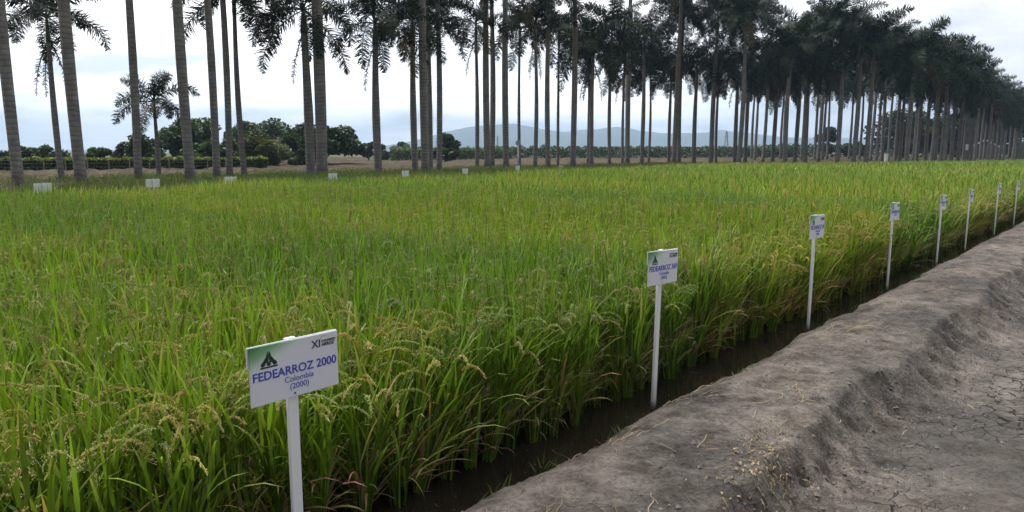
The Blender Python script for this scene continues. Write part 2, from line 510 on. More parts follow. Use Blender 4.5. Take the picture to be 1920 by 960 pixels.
# blue mountains far away
ridge = [(-400, 283), (-100, 283), (150, 282), (420, 281), (600, 281), (700, 277), (770, 266), (828, 252), (900, 236), (960, 233), (1010, 242), (1058, 251), (1121, 243), (1157, 240), (1193, 245), (1232, 252), (1296, 250), (1355, 247), (1414, 252), (1470, 258), (1580, 259), (1700, 262), (1850, 264), (2100, 262), (2400, 266)]
def ridge_z(px, d):
    for (a, ya), (b, yb) in zip(ridge, ridge[1:]):
        if a <= px <= b:
            return zat(ya + (yb - ya) * (px - a) / (b - a), d)
    return 60
verts, faces = [], []
KX, KD = 280, 26
for i in range(KX):
    px = -400 + 2800 * i / (KX - 1)
    for j in range(KD):
        q = j / (KD - 1)
        d = 3400 + 2600 * q
        s = math.sin(min(1, q / 0.6) * math.pi / 2) if q < 0.6 else math.cos((q - 0.6) / 0.4 * math.pi / 2)
        h = ridge_z(px, 3400 + 2600 * 0.6) * s
        x, y = at(px, d)
        h *= 1 + (1 - abs(q - 0.6)) * 0.10 * fbm(x, y, 0.004, 5) * (1 if q != 0.6 else 0.4)
        verts.append((x, y, 0.1 + max(-3, h)))
for i in range(KX - 1):
    for j in range(KD - 1):
        a = i * KD + j
        faces.append((a, a + KD, a + KD + 1, a + 1))
me = bpy.data.meshes.new('mountains'); me.from_pydata(verts, [], faces); me.materials.append(M['hill'])
me.polygons.foreach_set('use_smooth', [True] * len(me.polygons))
structure('mountains', me)

# haze: one closed box of even air round everything below the sky
HAZE = 2.8e-4
if HAZE:
    mb = MB(); mb.box((0, 3000, 113), (13000, 6800, 228))
    m = bpy.data.materials.new('haze'); m.use_nodes = True
    t = m.node_tree; t.nodes.clear()
    o_ = nn(t, 'ShaderNodeOutputMaterial'); pv = nn(t, 'ShaderNodeVolumePrincipled')
    pv.inputs['Color'].default_value = (0.56, 0.76, 1.0, 1)
    pv.inputs['Density'].default_value = HAZE
    t.links.new(pv.outputs[0], o_.inputs['Volume'])
    tag(link('haze', mb.mesh('haze', m)), kind='stuff')

# ------------------------------------------------------------------ palms
def lerp(a, b, t): return a + (b - a) * t
def frond(mb, az, el, Lg, droop, rng, col, nl=120, leaf=0.62, curl=0.0):
    h = Vector((math.cos(az), math.sin(az), 0)); up = Vector((0, 0, 1))
    side0 = Vector((-math.sin(az), math.cos(az), 0))
    pts, p, n = [], Vector((0, 0, 0)), 12
    tang = []
    sw = rng.uniform(-0.25, 0.25) + curl
    for i in range(n + 1):
        s = i / n
        a = el - droop * s ** 1.25
        hh = h * math.cos(sw * s) + side0 * math.sin(sw * s)
        t = hh * math.cos(a) + up * math.sin(a)
        pts.append(p.copy()); tang.append(t)
        p = p + t * (Lg / n)
    mb.tube(pts, [lerp(0.045, 0.008, i / n) for i in range(n + 1)], 4, tuple(c * 1.5 for c in col), False)
    for i in range(nl):
        s = 0.13 + 0.87 * (i + rng.random() * 0.6) / nl
        k = min(n - 1e-4, s * n); j = int(k); q = k - j
        c = pts[j].lerp(pts[min(n, j + 1)], q); t = tang[j]
        sd = t.cross(up)
        if sd.length < 0.1: sd = side0.copy()
        sd.normalize(); nrm = sd.cross(t).normalized()
        prof = (0.45 + 0.75 * math.sin(math.pi * min(1, s * 0.95 + 0.05)) ** 0.7) * (1 if s < 0.85 else lerp(1, 0.55, (s - 0.85) / 0.15))
        for sg in (-1, 1):
            roll = rng.gauss(0, 0.8)
            out_ = (sd * sg * math.cos(roll) + nrm * math.sin(roll))
            d0 = (out_ * 0.85 + t * rng.uniform(0.25, 0.6)).normalized()
            ln = leaf * prof * rng.uniform(0.8, 1.12)
            d1 = (d0 + Vector((0, 0, -1)) * rng.uniform(0.05, 0.45)).normalized()
            d2 = (d1 + Vector((0, 0, -1)) * rng.uniform(0.2, 0.7)).normalized()
            wv = t * 0.027
            a0 = c; a1 = c + d0 * ln * 0.4; a2 = a1 + d1 * ln * 0.35; a3 = a2 + d2 * ln * 0.28
            b = rng.uniform(0.75, 1.25)
            mb.add([a0 - wv * 0.5, a0 + wv * 0.5, a1 + wv, a1 - wv, a2 + wv * 0.75, a2 - wv * 0.75, a3],
                   [(0, 1, 2, 3), (3, 2, 4, 5), (5, 4, 6)], tuple(x * b for x in col))
GREEN = (0.014, 0.030, 0.009)
def crown_mesh(seed, n=17, Lg=3.5, low=1.0):
    rng = random.Random(seed)
    mb = MB()
    for i in range(n):
        s = i / (n - 1)                          # 0 lowest frond, 1 newest
        el = lerp(-0.35 * low, 1.3, s ** 0.9) + rng.uniform(-0.12, 0.12)
        dr = 1.0 + 0.75 * math.sin(math.pi * s ** 0.8) + rng.uniform(-0.2, 0.3)
        k = rng.uniform(0.8, 1.25)
        col = tuple(x * k for x in GREEN)
        if s < 0.12 and rng.random() < 0.5: col = (0.075, 0.06, 0.022)
        frond(mb, i * 2.399 + rng.uniform(-0.3, 0.3), el, Lg * lerp(0.95, 0.85, s) * rng.uniform(0.9, 1.08), dr, rng, col)
    mb.tube([Vector((0, 0, -0.1)), Vector((0.02, 0, 0.9)), Vector((0.05, 0.02, 2.0))], [0.07, 0.04, 0.008], 5, (0.05, 0.09, 0.03))
    return mb.mesh('palm_crown', M['frond'])
CROWNS = [crown_mesh(s, n, Lg, lo_) for s, n, Lg, lo_ in ((1, 15, 4.2, 1.2), (2, 13, 4.4, 1.4), (3, 15, 4.1, 1.1), (4, 14, 4.4, 1.6), (5, 15, 4.4, 1.3), (6, 14, 4.2, 1.0))]
SPARSE = [crown_mesh(s, n, Lg, lo_) for s, n, Lg, lo_ in ((11, 10, 3.9, 0.9), (12, 9, 3.7, 1.2), (13, 11, 3.7, 0.7))]
DENSE = [crown_mesh(s, n, 4.2, lo_) for s, n, lo_ in ((31, 21, 1.5), (32, 19, 1.8), (33, 22, 1.3), (34, 20, 1.6))]
def dead_mesh(seed):
    rng = random.Random(seed); mb = MB()
    frond(mb, 0, -1.15, 3.2, 0.42, rng, (0.030, 0.025, 0.016), 40, 0.22)
    return mb.mesh('dead_frond', M['frond'])
DEAD = [dead_mesh(21), dead_mesh(22)]

def palm(px, d, h, dia, label, lean=0.0, crown=None, cs=1.0, dead=(), seed=None, group='palm avenue', sparse=False, gz=0.2, rot=None, dense=False):
    """h: height of the trunk top under the green shaft; lean in radians to the right of the view"""
    rng = random.Random(int(px * 13 + d) if seed is None else seed)
    x, y = at(px, d)
    o = empty('palm_tree', (x, y, gz), label, 'palm tree', group)
    mb = MB()
    H_ = h - gz
    bend = rng.uniform(-0.012, 0.012); lf = rng.uniform(-0.01, 0.01)
    pts, rad = [], []
    K = 22
    for i in range(K + 1):
        s = i / K
        z = H_ * s
        pts.append(Vector((math.tan(lean) * z + bend * math.sin(math.pi * s) * H_, lf * z, z - (0.15 if i == 0 else 0))))
        f = 1 + 0.32 * math.exp(-z / 0.45) + 0.07 * math.sin(math.pi * min(1, s * 1.3))
        rad.append(dia / 2 * f * lerp(1.0, 0.74, max(0, (s - 0.45) / 0.55)))
    mb.tube(pts, rad, 14)
    link('trunk', mb.mesh('palm_trunk', M['trunk'], True), o)
    top = pts[-1]
    sl = 1.35 * min(cs, 1.1)
    mb = MB()
    r1 = rad[-1]
    mb.tube([top - Vector((0, 0, 0.05)), top + Vector((0, 0, 0.12 * sl)), top + Vector((0, 0, 0.6 * sl)), top + Vector((0, 0, sl))], [r1 * 1.02, r1 * 1.15, r1 * 0.8, r1 * 0.4], 10)
    link('crownshaft', mb.mesh('crownshaft', M['shaft'], True), o)
    src = SPARSE if sparse else (DENSE if dense else CROWNS)
    c = link('crown', src[rng.randrange(len(src)) if crown is None else crown], o, top + Vector((0, 0, sl * 0.9)))
    c.scale = (cs, cs, cs)
    c.rotation_euler = (lf, lean, rng.uniform(0, 6.28) if rot is None else rot)
    for k, az in enumerate(dead):
        q = link('dead_frond', DEAD[k % 2], o, top + Vector((0, 0, 0.15)))
        q.scale = (cs * 0.95,) * 3
        q.rotation_euler = (0, 0, az)
    return o

T = zat
# (base px, distance, trunk top, diameter, label, extras) - the palms one can tell apart, from the left
PALMS = [
 (31, 30, 15.5, .40, 'tall grey palm trunk nearest the left edge of the photo, crown above the frame', dict()),
 (113, 37, T(78, 37), .27, 'thin young palm at far left with ragged crown and dead fronds hanging down', dict(sparse=True, crown=2, dead=(0.3, 3.4, 2.6), lean=-.012, cs=.95)),
 (149, 33, 15.0, .46, 'thick grey palm trunk right beside the thin ragged palm at far left', dict(lean=.004)),
 (257, 37, 14.5, .36, 'tall slim palm trunk standing in front of the small bushy palm', dict(lean=.006)),
 (296, 43, T(222, 43), .24, 'small young palm with arching fronds, its crown only halfway up the sky', dict(sparse=True, crown=0, cs=.78, dead=())),
 (355, 37, 15.5, .46, 'tall thick palm trunk just right of the small young palm', dict()),
 (405, 40, 14.6, .37, 'left of two tall trunks close together in front of the rounded olive bush', dict(lean=-.004)),
 (429, 42, 15.2, .33, 'right of two tall trunks close together in front of the rounded olive bush', dict(lean=-.002)),
 (457, 44, T(28, 44), .31, 'slim palm directly above the third small white sign of the far row', dict(lean=-.008)),
 (582, 45, T(62, 45), .52, 'brownish palm trunk with full drooping crown, touching the thick grey trunk beside it', dict(crown=3, cs=1.12, dead=(3.0,), lean=-.012)),
 (603, 44, 15.5, .62, 'thickest pale grey palm trunk, standing against the big dark spreading tree', dict(lean=-.002)),
 (709, 48, T(84, 48), .48, 'palm standing alone with a full visible crown and one long dead frond', dict(crown=1, cs=1.1, dead=(2.9,))),
 (778, 51, T(70, 51), .42, 'palm with visible crown just left of the pale trunk behind the fifth far sign', dict(crown=0, cs=1.0)),
 (797, 49, 15.8, .50, 'tall pale banded trunk just right of the fifth small white far sign', dict()),
 (807, 56, T(58, 56), .36, 'dark thin palm trunk half hidden behind the tall pale banded trunk', dict(crown=4)),
 (823, 54, 14.2, .39, 'slim tall palm in front of the small round tree on the far field edge', dict(dead=(.4,))),
 (894, 61, T(76, 61), .32, 'slender palm with small bright crown standing clear between two pairs of trunks', dict(sparse=True, crown=1, dead=(3.2,), cs=1.05)),
 (914, 61, 16.8, .50, 'front trunk of the closely touching pair in the middle of the field edge', dict()),
 (922, 66, 16.0, .46, 'rear trunk of the closely touching pair in the middle of the field edge', dict()),
 (949, 62, 17.2, .50, 'tall banded palm trunk left of the grey round-headed pole', dict()),
 (974, 72, T(66, 72), .28, 'thin palm right behind the grey round-headed pole', dict(cs=.95)),
 (1003, 66, T(76, 66), .35, 'palm with a brownish crown, first trunk right of the round-headed pole palm', dict(dead=(2.2, .9))),
 (1028, 65, T(2, 65), .42, 'sturdy palm trunk between the brown-crowned palm and a very thin one', dict()),
 (1046, 75, T(88, 75), .27, 'very thin palm just left of the tall orange-brown trunk', dict()),
 (1074, 68, 17.5, .50, 'tall palm with orange-brown upper trunk running out of the frame', dict()),
 (1102, 76, T(128, 76), .27, 'thin palm close behind the palm with low hanging dead fronds', dict(dead=(3.3,))),
 (1109, 70, T(118, 70), .42, 'palm with shaggy low crown and long dead fronds hanging far down', dict(crown=3, dead=(2.8, .2, 3.6), cs=1.05)),
 (1143, 72, T(80, 72), .32, 'slim palm with dark crown, next right of the shaggy low-hanging palm', dict()),
 (1167, 86, T(140, 86), .30, 'thin palm close on the left of a tall reddish trunk, one frond hanging', dict(dead=(3.0,))),
 (1176, 81, 19.5, .50, 'tall reddish-topped trunk left of the highest mountain shoulder', dict()),
 (1203, 82, T(98, 82), .42, 'pale-topped palm trunk standing against the mountain dip', dict()),
 (1216, 92, T(148, 92), .29, 'very thin palm just right of the pale-topped palm', dict()),
 (1254, 92, T(150, 92), .38, 'left trunk of three close together before the mountain ridge', dict()),
 (1263, 85, 19.0, .51, 'tallest middle trunk of three close together before the mountain ridge', dict(lean=.018)),
 (1273, 88, T(52, 88), .47, 'right trunk of three close together before the mountain ridge', dict()),
 (1301, 88, T(140, 88), .46, 'lone palm trunk midway between the three close trunks and a tall brown-topped one', dict(dead=(.2,))),
 (1333, 86, T(52, 86), .48, 'brown-topped palm trunk left of the far lattice pylon', dict(lean=.012)),
 (1342, 96, T(148, 96), .36, 'thinner trunk touching the brown-topped palm left of the lattice pylon', dict()),
]
GROVE = [  # (px, photo width, trunk top row)
 (1378, 7.5, 148), (1385, 8.5, 58), (1397, 7, 40), (1409, 4.6, 170), (1415, 5, 165), (1430, 6, 150), (1448, 7.5, 140),
 (1463, 4.5, 180), (1472, 9, 120), (1490, 7.5, 90), (1502, 5, 160), (1510, 8, 130), (1527, 5, 150), (1534, 6.5, 70),
 (1542, 5, 165), (1550, 4.4, 175), (1570, 8.5, 72), (1591, 4.4, 168), (1600, 8.5, 110), (1611, 4.4, 165), (1624, 8.5, 100),
 (1632, 5.5, 130), (1643, 5.2, 155), (1653, 6, 105), (1665, 4.8, 150), (1678, 6.5, 120), (1687, 6.5, 160), (1699, 8.5, 130),
 (1712, 5.5, 150), (1718, 7, 135), (1735, 7, 140), (1746, 7.5, 150), (1753, 7.0, 145), (1764, 7.5, 160), (1772, 5.2, 170),
 (1783, 7.0, 165), (1796, 7.0, 175), (1806, 5, 180), (1813, 5, 178), (1820, 5, 185), (1827, 5.6, 182), (1837, 4.6, 195),
 (1844, 4.4, 200), (1851, 5.2, 195), (1858, 4.4, 205), (1867, 4.6, 200), (1874, 4.6, 210), (1881, 4.4, 208), (1890, 4, 212), (1898, 4.2, 214),
 (1904, 4, 216), (1911, 4, 215), (1917, 4, 218), (1924, 4.2, 216), (1931, 4, 220)]
for px, d, h, dia, lab, kw in PALMS:
    if px > 1120: kw['dense'] = True
    if 400 < px <= 1000 and 'cs' not in kw: kw['cs'] = 1.1
    if px > 1000: kw['cs'] = kw.get('cs', 1.0) * 1.18
    palm(px, d, h, dia, lab, **kw)
ORD = 'first second third fourth fifth sixth seventh eighth ninth tenth eleventh twelfth thirteenth fourteenth fifteenth sixteenth seventeenth eighteenth nineteenth twentieth'.split()
MARK = [(1361, 'the lattice pylon'), (1503, 'the last low pale marker'), (1661.5, 'the white marker post'), (1811, 'the white notice board'), (1868, 'the brown shed')]
for px, wpx, ty in GROVE:
    d = max(78, min(165, 0.47 * F / wpx))
    k = max(i for i, (mx_, _) in enumerate(MARK) if px >= mx_)
    n = sum(1 for q in GROVE if MARK[k][0] <= q[0] < px)
    size = 'thick' if wpx >= 8 else ('slender' if wpx > 5 else 'very thin')
    rng = random.Random(int(px))
    palm(px, d, T(ty, d), wpx * d / F * 0.93, f'{size} trunk in the dark avenue, {ORD[n]} palm right of {MARK[k][1]}',
         cs=rng.uniform(1.2, 1.45), dense=True, dead=((rng.uniform(0, 6.28),) if rng.random() < 0.45 else ()), lean=rng.uniform(-.008, .02))

# ------------------------------------------------------------------ broadleaf trees, bushes, hedge
def leaf_card(mb, p, s, rng, col, aspect=0.55):
    a = Vector((rng.gauss(0, 1), rng.gauss(0, 1), rng.gauss(0, 0.6))).normalized()
    b = a.cross(Vector((rng.gauss(0, 1), rng.gauss(0, 1), rng.gauss(0, 1)))).normalized()
    k = rng.uniform(0.7, 1.3)
    mb.add([p - a * s, p + b * s * aspect, p + a * s, p - b * s * aspect], [(0, 1, 2, 3)], tuple(x * k for x in col))
def tree(name, px, d, w_, top_py, base_z, label, cat, col, n=5000, ls=0.22, clumps=26, trunk=True, low=0.0, group=None, flat=1.0, seed=None, depth=None, aspect=0.55):
    """crown w_ metres wide, from base_z up to the picture row top_py at that distance"""
    rng = random.Random(int(px * 7 + d) if seed is None else seed)
    x, y = at(px, d)
    top = zat(top_py, d)
    o = empty(name, (x, y, 0.2), label, cat, group)
    h = top - 0.2
    w_ *= 1.2
    cz0 = h * (0.32 if trunk else 0.0) * (1 - low)
    mb = MB()
    cl = []
    for i in range(clumps):
        while True:
            q = Vector((rng.uniform(-1, 1), rng.uniform(-1, 1), rng.uniform(-1, 1)))
            if 0.35 < q.length < 1: break
        zc_ = cz0 + (h - cz0) * (0.5 + 0.5 * q.z * 0.8)
        wz = 1.0 if flat == 1.0 else lerp(1.0, flat, abs(q.z))
        cl.append((Vector((q.x * w_ / 2 * 0.8 * wz, q.y * (depth or w_) / 2 * 0.8 * wz, zc_)), rng.uniform(0.16, 0.28) * min(w_, h * 1.2), rng.uniform(0.7, 1.35)))
    for i in range(int(n * 1.5)):
        c, r, k = cl[rng.randrange(clumps)]
        q = Vector((rng.gauss(0, 1), rng.gauss(0, 1), rng.gauss(0, 1))).normalized() * r * rng.random() ** 0.4
        q.z *= 0.72
        p = c + q
        if p.z < 0.05: p.z = rng.uniform(0.05, 0.5)
        leaf_card(mb, p, ls * rng.uniform(0.7, 1.3), rng, tuple(v_ * k for v_ in col), aspect)
    link('crown', mb.mesh('tree_crown', M['leaf']), o)
    if trunk:
        mb = MB()
        r = 0.03 * h + 0.03
        mb.tube([Vector((0, 0, -0.2)), Vector((0.02 * h, 0, cz0 * 0.6)), Vector((0.0, 0.02, cz0 * 1.2 + 0.1)), Vector((0.03 * h, 0, h * 0.7))], [r * 1.3, r, r * 0.8, r * 0.25], 8)
        for c, _, _ in cl[:9]:
            mb.tube([Vector((0.0, 0, cz0 * 0.8)), c * 0.5 + Vector((0, 0, cz0 * 0.45)), c], [r * 0.5, r * 0.3, r * 0.1], 5)
        link('trunk', mb.mesh('tree_trunk', M['bark'], True), o)
    return o
DG, MG, LG, OG = (0.044, 0.076, 0.026), (0.062, 0.11, 0.03), (0.075, 0.125, 0.035), (0.075, 0.095, 0.03)
def wd(pxw, d): return pxw * d / F
tree('tree', 355, 84, wd(135, 84), 224, 0, 'big dark dense tree rising behind the hedge left of the olive bush', 'tree', DG, 6500, .24, 30, low=.6)
tree('tree', 490, 100, wd(120, 100), 226, 0, 'dark tree showing above and behind the rounded olive bush', 'tree', DG, 5000, .27, 26, low=.6)
tree('bush', 478, 76, wd(112, 76), 248, 0, 'big rounded olive-green bush in front of dark trees', 'bush', (0.085, 0.105, 0.032), 7500, .17, 26, trunk=False)
tree('bush', 385, 74, wd(90, 74), 262, 0, 'mid-green bush at the foot of the big dark tree behind the hedge', 'bush', MG, 4500, .18, 22, trunk=False)
tree('tree', 606, 86, wd(146, 86), 232, 0, 'big dark spreading tree behind the two thick touching palm trunks', 'tree', (0.03, 0.058, 0.02), 8000, .25, 34, low=.75)
tree('bush', 560, 80, wd(55, 80), 277, 0, 'low yellow-green shrub at the left foot of the big spreading tree', 'bush', (0.06, 0.095, 0.022), 2500, .16, 14, trunk=False)
tree('tree', 278, 78, wd(62, 78), 246, 0, 'dark shrubby tree behind the small young palm', 'tree', DG, 3000, .2, 18, low=.7)
tree('bush', 190, 80, wd(48, 80), 274, 0, 'rounded green bush standing left among the shrubs behind the hedge', 'bush', MG, 2400, .19, 14, trunk=False)
tree('bush', 236, 84, wd(55, 84), 269, 0, 'grey-green bush between the rounded green bush and the dark shrubby tree', 'bush', (0.045, 0.06, 0.03), 2400, .19, 14, trunk=False)
for px, ty, lab in ((10, 280, 'dark broad-leaved shrub at the very left end of the hedge'), (42, 274, 'tallest dark broad-leaved shrub behind the first palm trunk at left'), (62, 278, 'dark broad-leaved shrub just right of the first palm trunk'), (88, 275, 'wide dark broad-leaved shrub left of the thin ragged palm'), (108, 282, 'low broad-leaved shrub at the foot of the thin ragged palm')):
    tree('shrub', px, 75, wd(34, 75), ty, 0, lab, 'shrub', DG, 700, .34, 9, trunk=False, aspect=.42, group='broad-leaved shrubs at the left')
tree('tree', 691, 120, wd(30, 120), 262, 0, 'small grey-brown tree left of the lone palm with a dead frond', 'tree', (0.05, 0.05, 0.035), 1800, .24, 12, low=.6)
tree('bush', 727, 125, wd(50, 125), 272, 0, 'dark low bush behind the lone palm with a dead frond', 'bush', DG, 1800, .24, 12, trunk=False)
tree('tree', 756, 150, wd(26, 150), 260, 0, 'small pointed dark tree behind the pale sugarcane block', 'tree', DG, 1500, .3, 10, low=.6)
tree('tree', 842, 110, wd(36, 110), 247, 0, 'small round-topped tree standing on the far field edge', 'tree', (0.032, 0.052, 0.022), 2600, .24, 14, low=.3)
tree('bush', 832, 105, wd(54, 105), 274, 0, 'dark bush at the foot of the small round-topped tree', 'bush', DG, 2200, .22, 12, trunk=False)
tree('bush', 880, 160, wd(60, 160), 277, 0, 'distant low bush beyond the sugarcane, right of the round-topped tree', 'bush', DG, 1500, .3, 12, trunk=False)
# behind the avenue on the right
tree('conifer', 1549, 175, wd(34, 175), 233, 0, 'dark narrow tree behind the avenue, right of the mountains', 'tree', (0.018, 0.03, 0.014), 2600, .36, 16, low=.9, flat=.5)
tree('bush', 1600, 185, wd(60, 185), 268, 0, 'low dark bush behind the avenue between the narrow tree and the white marker post', 'bush', DG, 2200, .36, 14, trunk=False)
tree('tree', 1690, 175, wd(110, 175), 205, 0, 'dark tree mass behind the avenue trunks just right of the white marker post', 'tree', (0.018, 0.03, 0.014), 5200, .42, 30, low=.95)
tree('bush', 1722, 140, wd(44, 140), 232, 0, 'yellow-olive shrub glimpsed between the avenue trunks', 'bush', (0.06, 0.07, 0.02), 2400, .28, 14, trunk=False)
tree('tree', 1785, 190, wd(110, 190), 205, 0, 'dark tree behind the avenue left of the white notice board', 'tree', (0.018, 0.03, 0.014), 5200, .45, 30, low=.95)
tree('tree', 1862, 185, wd(100, 185), 200, 0, 'dark spreading tree above the brown shed', 'tree', (0.018, 0.03, 0.014), 5200, .42, 28, low=.25)
tree('bush', 1898, 190, wd(40, 190), 268, 0, 'light green bush seen under the branches at the right edge', 'bush', LG, 2000, .34, 14, trunk=False)
tree('bush', 1945, 190, wd(70, 190), 262, 0, 'mid-green bush beyond the right edge of the avenue', 'bush', MG, 2000, .34, 14, trunk=False)

def strip(name, pxs, d0, d1, top, label, cat, col, n, ls, kind=None, toplight=None, thick=1.2, seed=5, base=0.2, aspect=.3, upright=0.0):
    rng = random.Random(seed)
    x0, y0 = at(pxs[0], d0); x1, y1 = at(pxs[1], d1)
    mb = MB()
    for i in range(n):
        s = rng.random()
        hh = top * (1 + 0.28 * noise.noise(Vector((s * 60, seed, 0))) + 0.1 * noise.noise(Vector((s * 300, seed, 3))))
        z = hh * rng.random() ** 0.6
        p = Vector((lerp(x0, x1, s), lerp(y0, y1, s) + rng.uniform(-thick, thick), z))
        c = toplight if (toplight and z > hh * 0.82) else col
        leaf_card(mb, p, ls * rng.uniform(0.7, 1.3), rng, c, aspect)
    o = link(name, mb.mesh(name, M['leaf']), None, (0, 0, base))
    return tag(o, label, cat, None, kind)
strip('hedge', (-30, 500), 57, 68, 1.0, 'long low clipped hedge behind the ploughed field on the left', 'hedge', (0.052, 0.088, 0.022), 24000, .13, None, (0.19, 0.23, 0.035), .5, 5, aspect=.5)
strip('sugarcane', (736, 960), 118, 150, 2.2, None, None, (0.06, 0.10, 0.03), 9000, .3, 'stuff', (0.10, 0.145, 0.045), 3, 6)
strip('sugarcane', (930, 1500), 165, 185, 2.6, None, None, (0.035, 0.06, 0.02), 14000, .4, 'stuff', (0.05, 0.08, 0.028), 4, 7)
strip('undergrowth', (1430, 1960), 185, 205, 3.2, None, None, (0.016, 0.028, 0.012), 9000, .45, 'stuff', None, 5, 8)

# fence along the hedge
x0, y0 = at(-20, 55.5); x1, y1 = at(480, 65)
fo = empty('wire_fence', ((x0 + x1) / 2, (y0 + y1) / 2, .2), 'thin wire fence with weathered posts along the front of the hedge', 'fence')
for i in range(13):
    s = (i + .3) / 13
    mb = MB(); lx = random.Random(i).uniform(-.05, .05)
    b = Vector((lerp(x0, x1, s) - fo.location.x, lerp(y0, y1, s) - fo.location.y, -.1))
    mb.tube([b, b + Vector((lx, 0, 1.05))], [.05, .04], 6)
    link('post', mb.mesh('fence_post', M['wood']), fo)
mb = MB()
for z in (.35, .65, .9):
    mb.tube([Vector((x0, y0, .2 + z)) - fo.location, Vector((x1, y1, .2 + z)) - fo.location], [.003, .003], 4)
link('wire', mb.mesh('fence_wire', M['grey']), fo)

# ------------------------------------------------------------------ signs
def text_mesh(body, size, m, bold=0.0, depth=0.0006):
    cu = bpy.data.curves.new('lettering', 'FONT')
    cu.body = body; cu.size = size; cu.align_x = 'CENTER'; cu.align_y = 'CENTER'
    cu.extrude = depth; cu.offset = bold
    cu.resolution_u = 4
    ob = bpy.data.objects.new('lettering_source', cu)
    COL.objects.link(ob)
    dg = bpy.context.evaluated_depsgraph_get()
    me = bpy.data.meshes.new_from_object(ob.evaluated_get(dg))
    bpy.data.objects.remove(ob)
    me.materials.clear(); me.materials.append(m)
    return me
BW, BH, BT = 0.388, 0.226, 0.006            # board size
BX = -1                                    # boards face the path (towards -N)
FACE = Matrix((( D.x, N.x, 0), (D.y, N.y, 0), (0, 0, 1)))   # local x along the row, local y into the field
RZ = math.atan2(D.y, D.x)
def bevbox(c, d, m, name, bev=.0015):
    bm = bmesh.new()
    bmesh.ops.create_cube(bm, size=1.0, matrix=Matrix.Translation(Vector(c)) @ Matrix.Diagonal((*d, 1)))
    bmesh.ops.bevel(bm, geom=list(bm.edges), offset=bev, segments=2, affect='EDGES')
    me = bpy.data.meshes.new(name); bm.to_mesh(me); bm.free(); me.materials.append(m)
    return me
def sign(u, v, top, lean, label, lines, back=False, yaw=0.0, group='variety signs along the ditch'):
    o = empty('variety_sign', P(u, v, 0), label, 'sign', group, RZ + yaw + (math.pi if back else 0))
    o.rotation_euler.rotate_axis('Y', lean)
    link('post', bevbox((0, .0198, (top - .006 - .35) / 2), (.045, .018, top + .35 - .006), M['post'], 'sign_post'), o)
    zb = top - .012 - BH / 2
    bd = link('board', bevbox((0, 0, 0), (BW, BT, BH), M['print'] if not back else M['white'], 'sign_board'), o, (0.01, 0, zb))
    link('crossbar', bevbox((0, 0, 0), (BW + .006, .007, .085), M['white'], 'sign_crossbar'), o, (0.008, .0068, zb + BH / 2 - .0425 + .003))
    fy = -BT / 2 - .0008
    def put(name, me, x, z, tilt=0):
        q = link(name, me, bd, (x, fy, z)); q.rotation_euler = (R(90), 0, 0); return q
    mb = MB(); mb.tube([Vector((0, -BT / 2 - .002, 0)), Vector((0, -BT / 2 + .004, 0))], [.004, .004], 10)
    link('screw', mb.mesh('screw', M['screw']), o, (0.0, 0, zb - BH / 2 + .014))
    if back: return o
    q = put('lettering', text_mesh(lines[0], (lines[3] if len(lines) > 3 else .043) * 1.1, M['blue'], .0007), 0.0, -.004)
    put('lettering', text_mesh(lines[1], .033, M['paleblue']), .012, -.040)
    if lines[2]: put('lettering', text_mesh(lines[2], .033, M['paleblue']), .012, -.070)
    put('lettering', text_mesh('XI', .044, M['black'], .0006), .093, .074)
    put('lettering', text_mesh('CONGRESO', .0125, M['black'], .0003), .150, .082)
    put('lettering', text_mesh('ARROZ', .0175, M['black'], .0006), .148, .068)
    mb = MB()                                            # small orange arc over the numerals
    K = 10
    vs = []
    for i in range(K + 1):
        a = lerp(2.9, .9, i / K)
        for r in (.020, .0165 + .002 * i / K):
            vs.append(Vector((math.cos(a) * r, 0, math.sin(a) * r * .8)))
    mb.add(vs, [(2 * i, 2 * i + 1, 2 * i + 3, 2 * i + 2) for i in range(K)])
    link('printed_arc', mb.mesh('printed_arc', M['orange']), bd, (.130, fy, .088))
    mb = MB()                                            # dark green emblem: drop shaped grains in a triangle over a bar
    def grain(cx, cz, rx, rz, rot=0):
        vs = []
        for i in range(14):
            a = 2 * math.pi * i / 14
            x_, z_ = math.cos(a) * rx * (1 - .35 * math.sin(a)), math.sin(a) * rz
            vs.append(Vector((cx + x_ * math.cos(rot) - z_ * math.sin(rot), 0, cz + x_ * math.sin(rot) + z_ * math.cos(rot))))
        mb.add(vs, [tuple(range(14))])
    grain(-.0046, .013, .0044, .019, -.10); grain(.0046, .013, .0044, .019, .10)
    grain(-.0125, .002, .0055, .016, -.5); grain(.0125, .002, .0055, .016, .5)
    for cx, cz in ((-.021, -.008), (-.0005, -.008), (.021, -.008)): grain(cx, cz, .0070, .0075)
    mb.add([Vector(p) for p in ((-.030, 0, -.022), (.030, 0, -.022), (.030, 0, -.0165), (-.030, 0, -.0165))], [(0, 1, 2, 3)])
    link('emblem', mb.mesh('emblem', M['emblem']), bd, (-.115, fy, .052)).scale = (1.2, 1.2, 1.2)
    return o
sign(1.515, 2.45, 1.045, -.002, 'nearest white variety sign, printed FEDEARROZ 2000, at the bottom of the photo', ('FEDEARROZ 2000', 'Colombia', '(2000)'))
sign(4.30, 2.45, 1.105, .035, 'second white variety sign from the front, printed FEDEARROZ 369', ('FEDEARROZ 369', 'Colombia', '(2003)', .046))
sign(7.28, 2.45, 1.15, .027, 'third white sign from the front, halfway along the ditch, leaning slightly', ('FEDEARROZ 50', 'Colombia', '(1998)', .05))
sign(10.14, 2.46, 1.125, .03, 'fourth white sign along the ditch, seen narrow with bluish print', ('FEDEARROZ 60', 'Colombia', '', .05))
sign(12.88, 2.45, 1.10, .03, 'fifth white sign along the ditch, before the stretch of tan rice stalks', ('FEDEARROZ 473', 'Colombia', '', .046))
